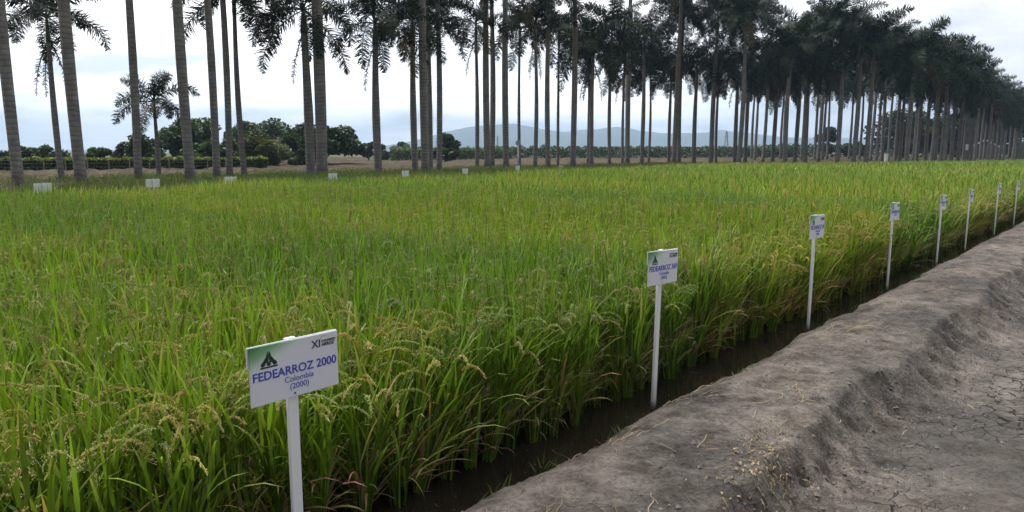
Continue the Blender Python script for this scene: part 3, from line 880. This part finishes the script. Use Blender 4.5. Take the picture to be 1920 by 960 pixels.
sign(15.12, 2.45, 1.10, .04, 'sixth white sign along the ditch, left of the yellowing rice patch', ('FEDEARROZ', 'Colombia', '', .05))
sign(18.12, 2.44, 1.12, .035, 'seventh sign along the ditch, thin and greyish before the yellowing rice', ('FEDEARROZ', 'Colombia', '', .05))
sign(20.77, 2.43, 1.09, .03, 'last visible white sign of the ditch row, at the right edge of the photo', ('FEDEARROZ', 'Colombia', '', .05))
for i, (u, v, top, lab) in enumerate([
    (5.76, 19.7, 1.02, 'first small white board on the far field edge, below the thin ragged palm'),
    (8.6, 20.45, 1.02, 'second small white board on the far edge, at the foot of the small young palm'),
    (10.6, 20.0, 1.04, 'third small white board on the far edge, under the slim palm'),
    (15.35, 21.8, 1.0, 'fourth small white board on the far edge, right of the thickest palm trunk'),
    (19.4, 22.65, 1.0, 'fifth small white board on the far edge, left of the pale banded trunk'),
    (23.65, 23.5, 1.0, 'sixth small white board on the far edge, left of the slender bright-crowned palm'),
    (30.0, 25.85, 1.0, 'seventh small white board, at the foot of the round-headed pole')]):
    sign(u, v, top + .01, 0, lab, None, back=True, yaw=.1, group='small white boards on the far field edge')
# small pale markers on the far edge
for px, lab in ((1052, 'small pale marker by the sturdy trunk right of the round-headed pole'), (1383, 'first of the low pale markers at the foot of the avenue, right of the pylon'), (1417, 'second of the low pale markers at the foot of the avenue'), (1450, 'third of the low pale markers at the foot of the avenue'), (1476, 'fourth of the low pale markers at the foot of the avenue'), (1502, 'last of the low pale markers at the foot of the avenue')):
    d = 55 if px < 1100 else 60
    x, y = at(px, d)
    o = empty('variety_sign', (x, y, 0), lab, 'sign', 'small white boards on the far field edge', .3)
    zt = zat(310.5 if px < 1100 else 304.5, d)
    link('board', bevbox((0, 0, zt - .10), (.36, .012, .20), M['white'], 'marker_board'), o)
    link('post', bevbox((0, .016, zt / 2 - .1), (.045, .018, zt + .2 - .02), M['post'], 'marker_post'), o)

# round-headed grey pole
x, y = at(971.5, 44)
o = empty('round_headed_pole', (x, y, 0.1), 'thin grey pole with a round disc head before a thin palm', 'pole')
mb = MB(); zt = zat(268, 44) - .1
mb.tube([Vector((0, 0, -.1)), Vector((0, 0, zt - .1))], [.055, .05], 8); link('pole', mb.mesh('pole', M['grey'], True), o)
mb = MB(); mb.tube([Vector((0, -.03, zt)), Vector((0, .03, zt))], [.16, .16], 20); link('disc_head', mb.mesh('disc_head', M['grey']), o)

# white marker post and white notice board in the avenue
x, y = at(1661.5, 68)
o = empty('marker_post', (x, y, 0), 'short white marker post in front of the avenue', 'post')
link('post', bevbox((0, 0, (zat(288, 68) - .06 - .1) / 2), (.26, .2, zat(288, 68) - .06 + .1), M['wtrim'], 'marker_shaft', .02), o)
link('cap', bevbox((0, 0, zat(288, 68) - .03), (.30, .24, .06), M['wtrim'], 'marker_cap', .01), o)
x, y = at(1811, 92)
o = empty('notice_board', (x, y, 0), 'white notice board on a post among the avenue trunks left of the shed', 'board')
zt = zat(270.5, 92)
link('board', bevbox((0, 0, zt - .35), (.34, .03, .72), M['wtrim'], 'notice_panel', .004), o)
link('post', bevbox((0, .05, zt / 2), (.08, .06, zt - .1), M['wood'], 'notice_post', .004), o)

# brown shed with white roof edges
x, y = at(1843, 160)
o = empty('shed', (x, y, .2), 'small brown shed with white roof edges behind the avenue trunks', 'shed', None, -.5)
zr, ze = zat(262, 160) - .2, zat(274, 160) - .2
W2, L2 = 2.6, 2.2
mb = MB(); mb.box((0, 0, ze / 2), (W2 * 1.8, L2 * 2, ze)); link('wall', mb.mesh('shed_wall', M['brownwall']), o)
mb = MB(); mb.box((-.6, -L2 - .02, .75), (.9, .05, 1.5)); link('door', mb.mesh('shed_door', M['screw']), o)
mb = MB()
mb.add([Vector(p) for p in ((-W2, -L2 - .3, ze - .1), (0, -L2 - .3, zr), (W2, -L2 - .3, ze - .1), (-W2, L2 + .3, ze - .1), (0, L2 + .3, zr), (W2, L2 + .3, ze - .1),
        (-W2, -L2 - .3, ze - .22), (0, -L2 - .3, zr - .12), (W2, -L2 - .3, ze - .22), (-W2, L2 + .3, ze - .22), (0, L2 + .3, zr - .12), (W2, L2 + .3, ze - .22))],
       [(0, 1, 4, 3), (1, 2, 5, 4), (6, 9, 10, 7), (7, 10, 11, 8), (0, 6, 7, 1), (1, 7, 8, 2), (3, 4, 10, 9), (4, 5, 11, 10), (0, 3, 9, 6), (2, 8, 11, 5)])
ro = link('roof', mb.mesh('shed_roof', M['darkroof']), o)
for sg in (-1, 1):
    mb = MB()
    a, b = Vector((0, -L2 - .33, zr - .05)), Vector((sg * W2, -L2 - .33, ze - .15))
    mid_ = (a + b) / 2; ln = (b - a).length
    mb.box(mid_, (ln, .05, .28), Matrix.Rotation(-math.atan2(b.z - a.z, b.x - a.x), 3, 'Y'))
    link('roof_edge', mb.mesh('roof_edge', M['wtrim']), ro)

# far lattice pylons
def pylon(px, d, top, wpx, label):
    x, y = at(px, d); H_ = zat(top, d) - .2; w0 = wpx * d / F
    o = empty('lattice_pylon', (x, y, .2), label, 'pylon', 'far lattice pylons')
    mb = MB(); r = .035 * d / 100
    def wz(s): return w0 * (1 - .85 * s) / 2
    for sx in (-1, 1):
        for sy in (-1, 1):
            mb.tube([Vector((sx * wz(s), sy * wz(s), H_ * s)) for s in (0, .5, 1)], [r] * 3, 4)
    K = 8
    for i in range(K):
        a, b = i / K, (i + 1) / K
        for sg in (-1, 1):
            mb.tube([Vector((-sg * wz(a), -wz(a), H_ * a)), Vector((sg * wz(b), -wz(b), H_ * b))], [r * .7] * 2, 4)
            mb.tube([Vector((sg * wz(a), sg * wz(a), H_ * a)), Vector((sg * wz(b), -sg * wz(b), H_ * b))], [r * .7] * 2, 4)
    link('mast', mb.mesh('pylon_mast', M['pylon']), o)
    mb = MB()
    for s in (.78, .9):
        mb.tube([Vector((-w0 * .6, 0, H_ * s)), Vector((w0 * .6, 0, H_ * s))], [r * .8] * 2, 4)
    link('cross_arm', mb.mesh('pylon_arm', M['pylon']), o)
pylon(1360.5, 420, 246, 9, 'far lattice pylon standing before the mountains right of centre')
pylon(933, 520, 255, 5, 'small far lattice pylon left of the tall banded palm trunk')

# ------------------------------------------------------------------ rice
def blade(mb, p, az, a0, curve, ln, wid, col, tipcol, seg=5, twist=0.0):
    """a0: angle from the vertical at the base"""
    h = Vector((math.cos(az), math.sin(az), 0)); sd = Vector((-math.sin(az), math.cos(az), 0))
    o = len(mb.v)
    q = p.copy(); a = a0
    for i in range(seg + 1):
        s = i / seg
        wi = wid * (0.55 + 0.45 * min(1, s * 5)) * (1 - s ** 2.2)
        tw = twist * s
        nrm = h * math.cos(a) - Vector((0, 0, math.sin(a)))
        x = sd * math.cos(tw) + nrm * math.sin(tw)
        c = tuple(lerp(m_, n_, s ** 2) for m_, n_ in zip(col, tipcol))
        if i == seg:
            mb.v.append(q.copy()); mb.c.append(c)
        else:
            mb.v.append(q - x * wi / 2); mb.v.append(q + x * wi / 2); mb.c.extend([c, c])
        q = q + (h * math.sin(a) + Vector((0, 0, math.cos(a)))) * (ln / seg)
        a += curve / seg * (0.4 + 1.2 * s)
    for i in range(seg - 1):
        mb.f.append((o + 2 * i, o + 2 * i + 1, o + 2 * i + 3, o + 2 * i + 2))
    mb.f.append((o + 2 * seg - 2, o + 2 * seg - 1, o + 2 * seg))
def panicle(mb, p, az, rng, col, ln=0.2, ng=46):
    h = Vector((math.cos(az), math.sin(az), 0)); sd = Vector((-math.sin(az), math.cos(az), 0))
    q, a = p.copy(), rng.uniform(0.3, 0.7)
    pts = []
    n = 8
    bend = rng.uniform(1.5, 2.3)
    for i in range(n + 1):
        pts.append(q.copy()); q = q + (h * math.sin(a) + Vector((0, 0, math.cos(a)))) * (ln / n); a += bend / n
    mb.tube(pts, [.0014] * (n + 1), 3, tuple(c * .8 for c in col), False)
    for i in range(ng):
        s = rng.uniform(0.12, 1.0) * n; j = min(n - 1, int(s))
        c = pts[j].lerp(pts[j + 1], s - j)
        t = (pts[j + 1] - pts[j]).normalized()
        sp = .0105 * (1.2 - s / n * .7)
        c = c + Vector((rng.gauss(0, 1), rng.gauss(0, 1), rng.gauss(0, .6) - .5)) * sp * .6
        g = (t * .7 + Vector((rng.gauss(0, .35), rng.gauss(0, .35), -.6))).normalized()
        x = g.cross(Vector((rng.gauss(0, 1), rng.gauss(0, 1), rng.gauss(0, 1)))).normalized(); y = g.cross(x)
        l_, w_ = .0056, .0024
        k = rng.uniform(.75, 1.25)
        mb.add([c - g * l_, c + x * w_, c + y * w_, c - x * w_, c - y * w_, c + g * l_],
               [(0, 2, 1), (0, 3, 2), (0, 4, 3), (0, 1, 4), (5, 1, 2), (5, 2, 3), (5, 3, 4), (5, 4, 1)], tuple(v_ * k for v_ in col))
G1, G2, YG, TAN, BRN, GOLD = (0.120, 0.208, 0.016), (0.208, 0.305, 0.032), (0.26, 0.30, 0.05), (0.42, 0.34, 0.17), (0.25, 0.17, 0.09), (0.46, 0.40, 0.14)
def hill(seed, till=13, pan=4, dead=3, lod=0, ripe=0.0, edge=0):
    """one planted hill of rice: tillers, arching leaves, erect flag leaves, nodding panicles, dead leaves at the foot"""
    rng = random.Random(seed); mb = MB()
    wmul = 1.0 if lod == 0 else 1.75
    def g():
        t = rng.random()
        k = rng.choice((.5, .7, .85, 1.0, 1.15, 1.4)) * rng.uniform(.9, 1.1)
        c = tuple(lerp(a, b, t) * k for a, b in zip(G1, G2))
        if rng.random() < .06 + .5 * ripe: c = tuple(lerp(a, b, rng.uniform(.4, 1)) for a, b in zip(c, YG))
        if rng.random() < .015 + .25 * ripe: c = tuple(lerp(a, b, rng.uniform(.5, 1)) for a, b in zip(c, TAN))
        return c
    for i in range(till):
        az = rng.uniform(0, 6.283); r0 = rng.uniform(0, .045)
        sp = rng.uniform(.03, .26 if not edge else .2)
        base = Vector((math.cos(az) * r0, math.sin(az) * r0, -.03))
        h = rng.uniform(.5, .68)
        pts = []
        for k in range(4):
            s = k / 3
            pts.append(base + Vector((math.cos(az) * sp * h * s ** 1.3, math.sin(az) * sp * h * s ** 1.3, h * s)))
        sc = tuple(x * .8 for x in g())
        mb.tube(pts, [.0055, .0048, .004, .0025], 3 if lod else 4, sc, False)
        for k in range(4):
            s = (.22, .45, .72, 1.0)[k] + rng.uniform(-.06, .06)
            s = min(1, s); j = min(2, int(s * 3))
            p = pts[j].lerp(pts[j + 1], s * 3 - j)
            la = az + rng.uniform(-1.4, 1.4)
            ln = rng.uniform(.28, .44) if k < 3 else rng.uniform(.24, .38)
            a0 = rng.uniform(.15, .5) if k < 3 else rng.uniform(.03, .38)
            cv = rng.uniform(.25, 1.7) if k < 3 else rng.uniform(.02, .9) ** 1.3
            c = g()
            tip = c if rng.random() > .17 else tuple(lerp(a, b, .7) for a, b in zip(c, TAN))
            if k <= edge and rng.random() < .22 + .28 * edge:
                c = tip = tuple(lerp(a, b, rng.random()) for a, b in zip(TAN, BRN)); a0 += rng.uniform(-.1, .7); cv += rng.uniform(-.2, 1.3); ln *= rng.uniform(.6, 1)
            blade(mb, p, la, a0, cv, ln, rng.uniform(.0125, .0195) * wmul, c, tip, 5 if lod == 0 else 4, rng.uniform(-.8, .8))
    for i in range(pan):
        az = rng.uniform(0, 6.283); r = rng.uniform(.02, .12)
        c = tuple(lerp(a, b, .25 + .75 * rng.random()) for a, b in zip((0.25, 0.29, 0.06), GOLD))
        panicle(mb, Vector((math.cos(az) * r, math.sin(az) * r, rng.uniform(.62, .78))), az, rng, c, rng.uniform(.17, .24) + .03 * edge, 95 if lod == 0 else 26)
    for i in range(dead):
        az = rng.uniform(0, 6.283)
        c = tuple(lerp(a, b, rng.random()) for a, b in zip(TAN, BRN))
        blade(mb, Vector((math.cos(az) * .03, math.sin(az) * .03, rng.uniform(.02, .35))), az, rng.uniform(.15, 1.1), rng.uniform(.1, 1.9), rng.uniform(.15, .42), rng.uniform(.004, .009), c, c, 6, rng.uniform(-1.5, 1.5))
    return mb
def source(name, mb, m):                      # leaf clumps kept out of the scene: only their geometry is used
    return bpy.data.objects.new(name, mb.mesh(name, m))
def scatter(name, pts, rots, scl, pick, sources, material=None):
    """one object whose points carry copies of the clumps' geometry"""
    me = bpy.data.meshes.new(name)
    me.from_pydata(pts, [], [])
    for an, ty, dat, key in (('rot', 'FLOAT_VECTOR', rots, 'vector'), ('scl', 'FLOAT_VECTOR', scl, 'vector')):
        a = me.attributes.new(an, ty, 'POINT'); a.data.foreach_set(key, np.array(dat, dtype=np.float32).ravel())
    a = me.attributes.new('pick', 'INT', 'POINT'); a.data.foreach_set('value', np.array(pick, dtype=np.int32))
    o = link(name, me)
    ng = bpy.data.node_groups.new(name, 'GeometryNodeTree')
    ng.interface.new_socket('Geometry', in_out='INPUT', socket_type='NodeSocketGeometry')
    ng.interface.new_socket('Geometry', in_out='OUTPUT', socket_type='NodeSocketGeometry')
    gi, go = ng.nodes.new('NodeGroupInput'), ng.nodes.new('NodeGroupOutput')
    gt = ng.nodes.new('GeometryNodeGeometryToInstance')
    for s in reversed(sources):
        oi = ng.nodes.new('GeometryNodeObjectInfo'); oi.inputs['Object'].default_value = s
        gg = ng.nodes.new('GeometryNodeGeometryToInstance')
        ng.links.new(oi.outputs['Geometry'], gg.inputs[0])
        ng.links.new(gg.outputs[0], gt.inputs[0]) if False else None
        s['_n'] = gg.name
    jn = ng.nodes.new('GeometryNodeJoinGeometry')
    for s in reversed(sources): ng.links.new(ng.nodes[s['_n']].outputs[0], jn.inputs[0])
    ng.nodes.remove(gt)
    ip = ng.nodes.new('GeometryNodeInstanceOnPoints'); ip.inputs['Pick Instance'].default_value = True
    ng.links.new(gi.outputs[0], ip.inputs['Points']); ng.links.new(jn.outputs[0], ip.inputs['Instance'])
    for an, ty, sock in (('rot', 'FLOAT_VECTOR', 'Rotation'), ('scl', 'FLOAT_VECTOR', 'Scale'), ('pick', 'INT', 'Instance Index')):
        na = ng.nodes.new('GeometryNodeInputNamedAttribute'); na.data_type = ty; na.inputs['Name'].default_value = an
        ng.links.new(na.outputs['Attribute'], ip.inputs[sock])
    ng.links.new(ip.outputs[0], go.inputs[0])
    md = o.modifiers.new('plants', 'NODES'); md.node_group = ng
    return tag(o, kind='stuff')

def in_view(p, m=2.5):
    if p.y < -1: return False
    return abs(p.x) < (p.y + m) * 0.74 + m
NEAR = [source('rice_hill', hill(100 + i, 13, (3, 2, 4, 1, 3, 2)[i], 4), M['rice']) for i in range(6)]
EDGE = [source('rice_edge_hill', hill(200 + i, 18, 7, 12, edge=1), M['rice']) for i in range(5)]
FAR = [source('rice_far_hill', hill(300 + i, 12, 1, 1, lod=1), M['rice']) for i in range(4)]
pts, rots, scl, pick = [], [], [], []
rng = random.Random(77)
bands = [(-4, 12, .185), (12, 30, .27), (30, 102, .46)]
for u0, u1, s in bands:
    nu = int((u1 - u0) / s)
    for i in range(nu):
        u = u0 + (i + .5) * s
        j = 0
        v = 2.74
        while v < 27:
            first = j == 0
            uu, vv = u + rng.uniform(-.3, .3) * s, v + rng.uniform(-.3, .3) * s
            if first: vv = 2.76 + .07 * noise.noise(Vector((u * 1.3, 0, 0))) + rng.uniform(-.05, .05)
            v += s * (.8 if j < 4 else 1); j += 1
            if not in_poly(uu, vv, FIELD) or vv < 2.62: continue
            p = P(uu, vv, 0)
            if not in_view(p): continue
            plot = noise.noise(Vector((u * .22, v * .1, 3)))
            hs = 1.0 + .09 * noise.noise(Vector((uu * .45, vv * .45, 8))) + .04 * plot + rng.uniform(-.13, .11)
            hs *= 1.03 + .07 * noise.noise(Vector((math.floor((u + .3) / PLOT) * 7.3 + .5, 2.2, 0)))
            k = s / .185
            wdt = (1.0 + (k - 1) * .42) * rng.uniform(.9, 1.15)
            pts.append(tuple(p)); scl.append((wdt, wdt, hs * (1 if not first else .97)))
            tilt = rng.gauss(0, .07)
            rots.append((rng.gauss(0, .07) - .02, tilt - .06, rng.uniform(0, 6.283)))
            if j <= 2: pick.append(6 + rng.randrange(5))
            elif u < 16 and p.length < 18: pick.append(rng.randrange(6))
            else: pick.append(11 + rng.randrange(4))
print('rice hills', len(pts))
scatter('rice', pts, rots, scl, pick, NEAR + EDGE + FAR)

# ripe yellow rice at the far right end, and a yellowing patch beside the ditch
RIPE = [source('ripe_hill', hill(400 + i, 11, 6, 3, lod=1, ripe=1.0), M['ripe']) for i in range(3)]
pts, rots, scl, pick = [], [], [], []
def ripe(u, v, sw, sh):
    p = P(u, v, 0)
    if not in_view(p): return
    pts.append(tuple(p)); scl.append((sw, sw, sh)); rots.append((rng.gauss(0, .1), rng.gauss(0, .1), rng.uniform(0, 6.28))); pick.append(rng.randrange(3))
for i in range(60):
    ripe(rng.uniform(15.9, 21.0), rng.uniform(2.72, 3.3), 1.05, rng.uniform(.82, 1.0))
for i in range(900):
    ripe(rng.uniform(104, 128), rng.uniform(2.7, 9), 2.0, rng.uniform(1.15, 1.4))
scatter('ripe_rice', pts, rots, scl, pick, RIPE)

# grass on the strip under the palms and tufts along the field edge
def tuft(seed, n=40, hgt=.22):
    rg = random.Random(seed); mb = MB()
    for i in range(n):
        az = rg.uniform(0, 6.28); r = rg.uniform(0, .22)
        k = rg.uniform(.7, 1.25)
        c = tuple(x * k for x in ((.085, .14, .025) if rg.random() > .25 else (.2, .17, .07)))
        blade(mb, Vector((math.cos(az) * r, math.sin(az) * r, 0)), rg.uniform(0, 6.28), rg.uniform(.05, .6), rg.uniform(.2, 1.2), hgt * rg.uniform(.5, 1.2), .012, c, c, 3)
    return mb
TUFT = [source('grass_tuft', tuft(500 + i), M['grass']) for i in range(3)]
pts, rots, scl, pick = [], [], [], []
i = 0
while i < 34000:
    i += 1
    u = rng.uniform(-6, 75); v = rng.uniform(18.6, 44)
    dd = noise.noise(Vector((u * .15, v * .3, 2)))
    lim = 20.5 + 2 * noise.noise(Vector((u * .2, 1, 1))) + max(0, min(14, (u - 9) * 1.5))
    if in_poly(u, v, FIELD) or v > lim + rng.uniform(-2, 2) or dd < -.45:
        if in_poly(u, v, FIELD) or rng.random() > .12: continue
    p = P(u, v, .2)
    if not in_view(p): continue
    pts.append(tuple(p)); k = rng.uniform(1.2, 2.4); scl.append((k * 1.2, k * 1.2, k)); rots.append((0, 0, rng.uniform(0, 6.28))); pick.append(rng.randrange(3))
scatter('grass', pts, rots, scl, pick, TUFT)

# straw and broken stalks on the bank, a few green weeds
mb = MB(); rng = random.Random(31)                         # crumbled earth on the bank and its slope
for i in range(5200):
    u = 0.9 + 12 * rng.random() ** 1.7
    v = rng.gauss(1.08, .2) if rng.random() < .62 else rng.uniform(.1, 2.3)
    z = bank_z(u, v)[0]
    if z < .02 and v > 1.9: continue
    sz = .0025 + .014 * rng.random() ** 4
    k = rng.uniform(.6, 1.15)
    c0 = P(u, v, z + sz * .15)
    dirs = [(0, 0, 1), (1, 0, 0), (.3, .95, 0), (-.8, .5, 0), (-.7, -.7, 0), (.4, -.9, 0), (0, 0, -.6)]
    vv = [c0 + Vector(q) * sz * rng.uniform(.7, 1.3) for q in dirs]
    mb.add(vv, [(0, 1, 2), (0, 2, 3), (0, 3, 4), (0, 4, 5), (0, 5, 1), (6, 2, 1), (6, 3, 2), (6, 4, 3), (6, 5, 4), (6, 1, 5)], tuple(x * k for x in (.20, .178, .158)))
tag(link('soil_crumbs', mb.mesh('soil_crumbs', M['straw'])), kind='stuff')
mb = MB(); rng = random.Random(9)
def on_bank(u, v): return bank_z(u, v)[0]
def lay(u, v, ln, az, wid, col, lift=.004, curl=0.3):
    n = 5; o = len(mb.v); a = az
    x_, y_ = u, v
    for i in range(n + 1):
        z = on_bank(x_, y_) + lift + .006 * math.sin(i / n * math.pi)
        sx, sy = -math.sin(a) * wid / 2, math.cos(a) * wid / 2
        mb.v.append(P(x_ - sx, y_ - sy, max(z, .004))); mb.v.append(P(x_ + sx, y_ + sy, max(z, .004) + wid * .3)); mb.c.extend([col, col])
        x_ += math.cos(a) * ln / n; y_ += math.sin(a) * ln / n; a += rng.uniform(-curl, curl)
    for i in range(n): mb.f.append((o + 2 * i, o + 2 * i + 1, o + 2 * i + 3, o + 2 * i + 2))
def strawcol():
    k = rng.uniform(.55, 1.15)
    return tuple(x * k for x in ((.34, .26, .15) if rng.random() < .6 else (.2, .14, .085)))
for i in range(1500):
    u = 0.8 + 14 * rng.random() ** 1.6; v = rng.uniform(.3, 2.3)
    if noise.noise(Vector((u * 1.1, v * 1.6, 6))) < rng.uniform(-.3, .5): continue
    lay(u, v, rng.uniform(.02, .12), rng.uniform(0, 6.28), rng.uniform(.0015, .004), strawcol())
for u, v, n, s in ((2.35, 1.75, 20, .3), (4.55, 1.62, 30, .22), (3.6, 1.5, 16, .25), (6.9, 1.95, 60, .25), (9.5, 1.8, 40, .35), (4.2, 2.15, 24, .2), (3.2, 2.2, 14, .25)):
    for i in range(n):
        lay(u + rng.gauss(0, s), v + rng.gauss(0, s * .5), rng.uniform(.05, .28), rng.gauss(0.2, .7), rng.uniform(.002, .0045), strawcol(), .006)
for i in range(230):                                       # chaff spilled over the crest
    u, v = 3.55 + rng.gauss(0, .22), 1.38 + rng.gauss(0, .09)
    lay(u, v, rng.uniform(.008, .03), rng.uniform(0, 6.28), rng.uniform(.004, .010), strawcol(), .006)
tag(link('straw_litter', mb.mesh('straw_litter', M['straw'])), kind='stuff')
mb = MB()
for u, v, n, hh in ((3.55, 2.28, 16, .05), (5.2, 2.2, 22, .06), (2.55, 2.33, 10, .07), (7.4, 2.3, 14, .05), (3.05, 2.42, 16, .06), (11, 2.3, 20, .07), (2.6, .95, 8, .05)):
    for i in range(n):
        a, b = u + rng.gauss(0, .06), v + rng.gauss(0, .035)
        k = rng.uniform(.7, 1.3); c = tuple(x * k for x in (.09, .15, .03))
        blade(mb, P(a, b, max(0, on_bank(a, b)) - .004), rng.uniform(0, 6.28), rng.uniform(.2, 1.1), rng.uniform(.1, .9), hh * rng.uniform(.6, 1.6), .006, c, c, 3)
tag(link('weeds', mb.mesh('weeds', M['grass'])), kind='stuff')
mb = MB()                                                  # duckweed and stalk bits afloat in the ditch
for i in range(120):
    u = 1.2 + 14 * rng.random() ** 1.5; v = rng.uniform(2.4, 2.85)
    if bank_z(u, v)[0] > -.02: continue
    a = rng.uniform(0, 6.28); l_ = rng.choice((.006, .008, .012, .05)); w_ = min(l_, .004)
    c = tuple(x * rng.uniform(.5, 1) for x in ((.12, .16, .05) if l_ < .02 else (.28, .22, .12)))
    dx, dy = Vector((math.cos(a), math.sin(a), 0)), Vector((-math.sin(a), math.cos(a), 0))
    p = P(u, v, .003)
    mb.add([p - dx * l_, p + dy * w_, p + dx * l_, p - dy * w_], [(0, 1, 2, 3)], c)
tag(link('floating_debris', mb.mesh('floating_debris', M['straw'])), kind='stuff')
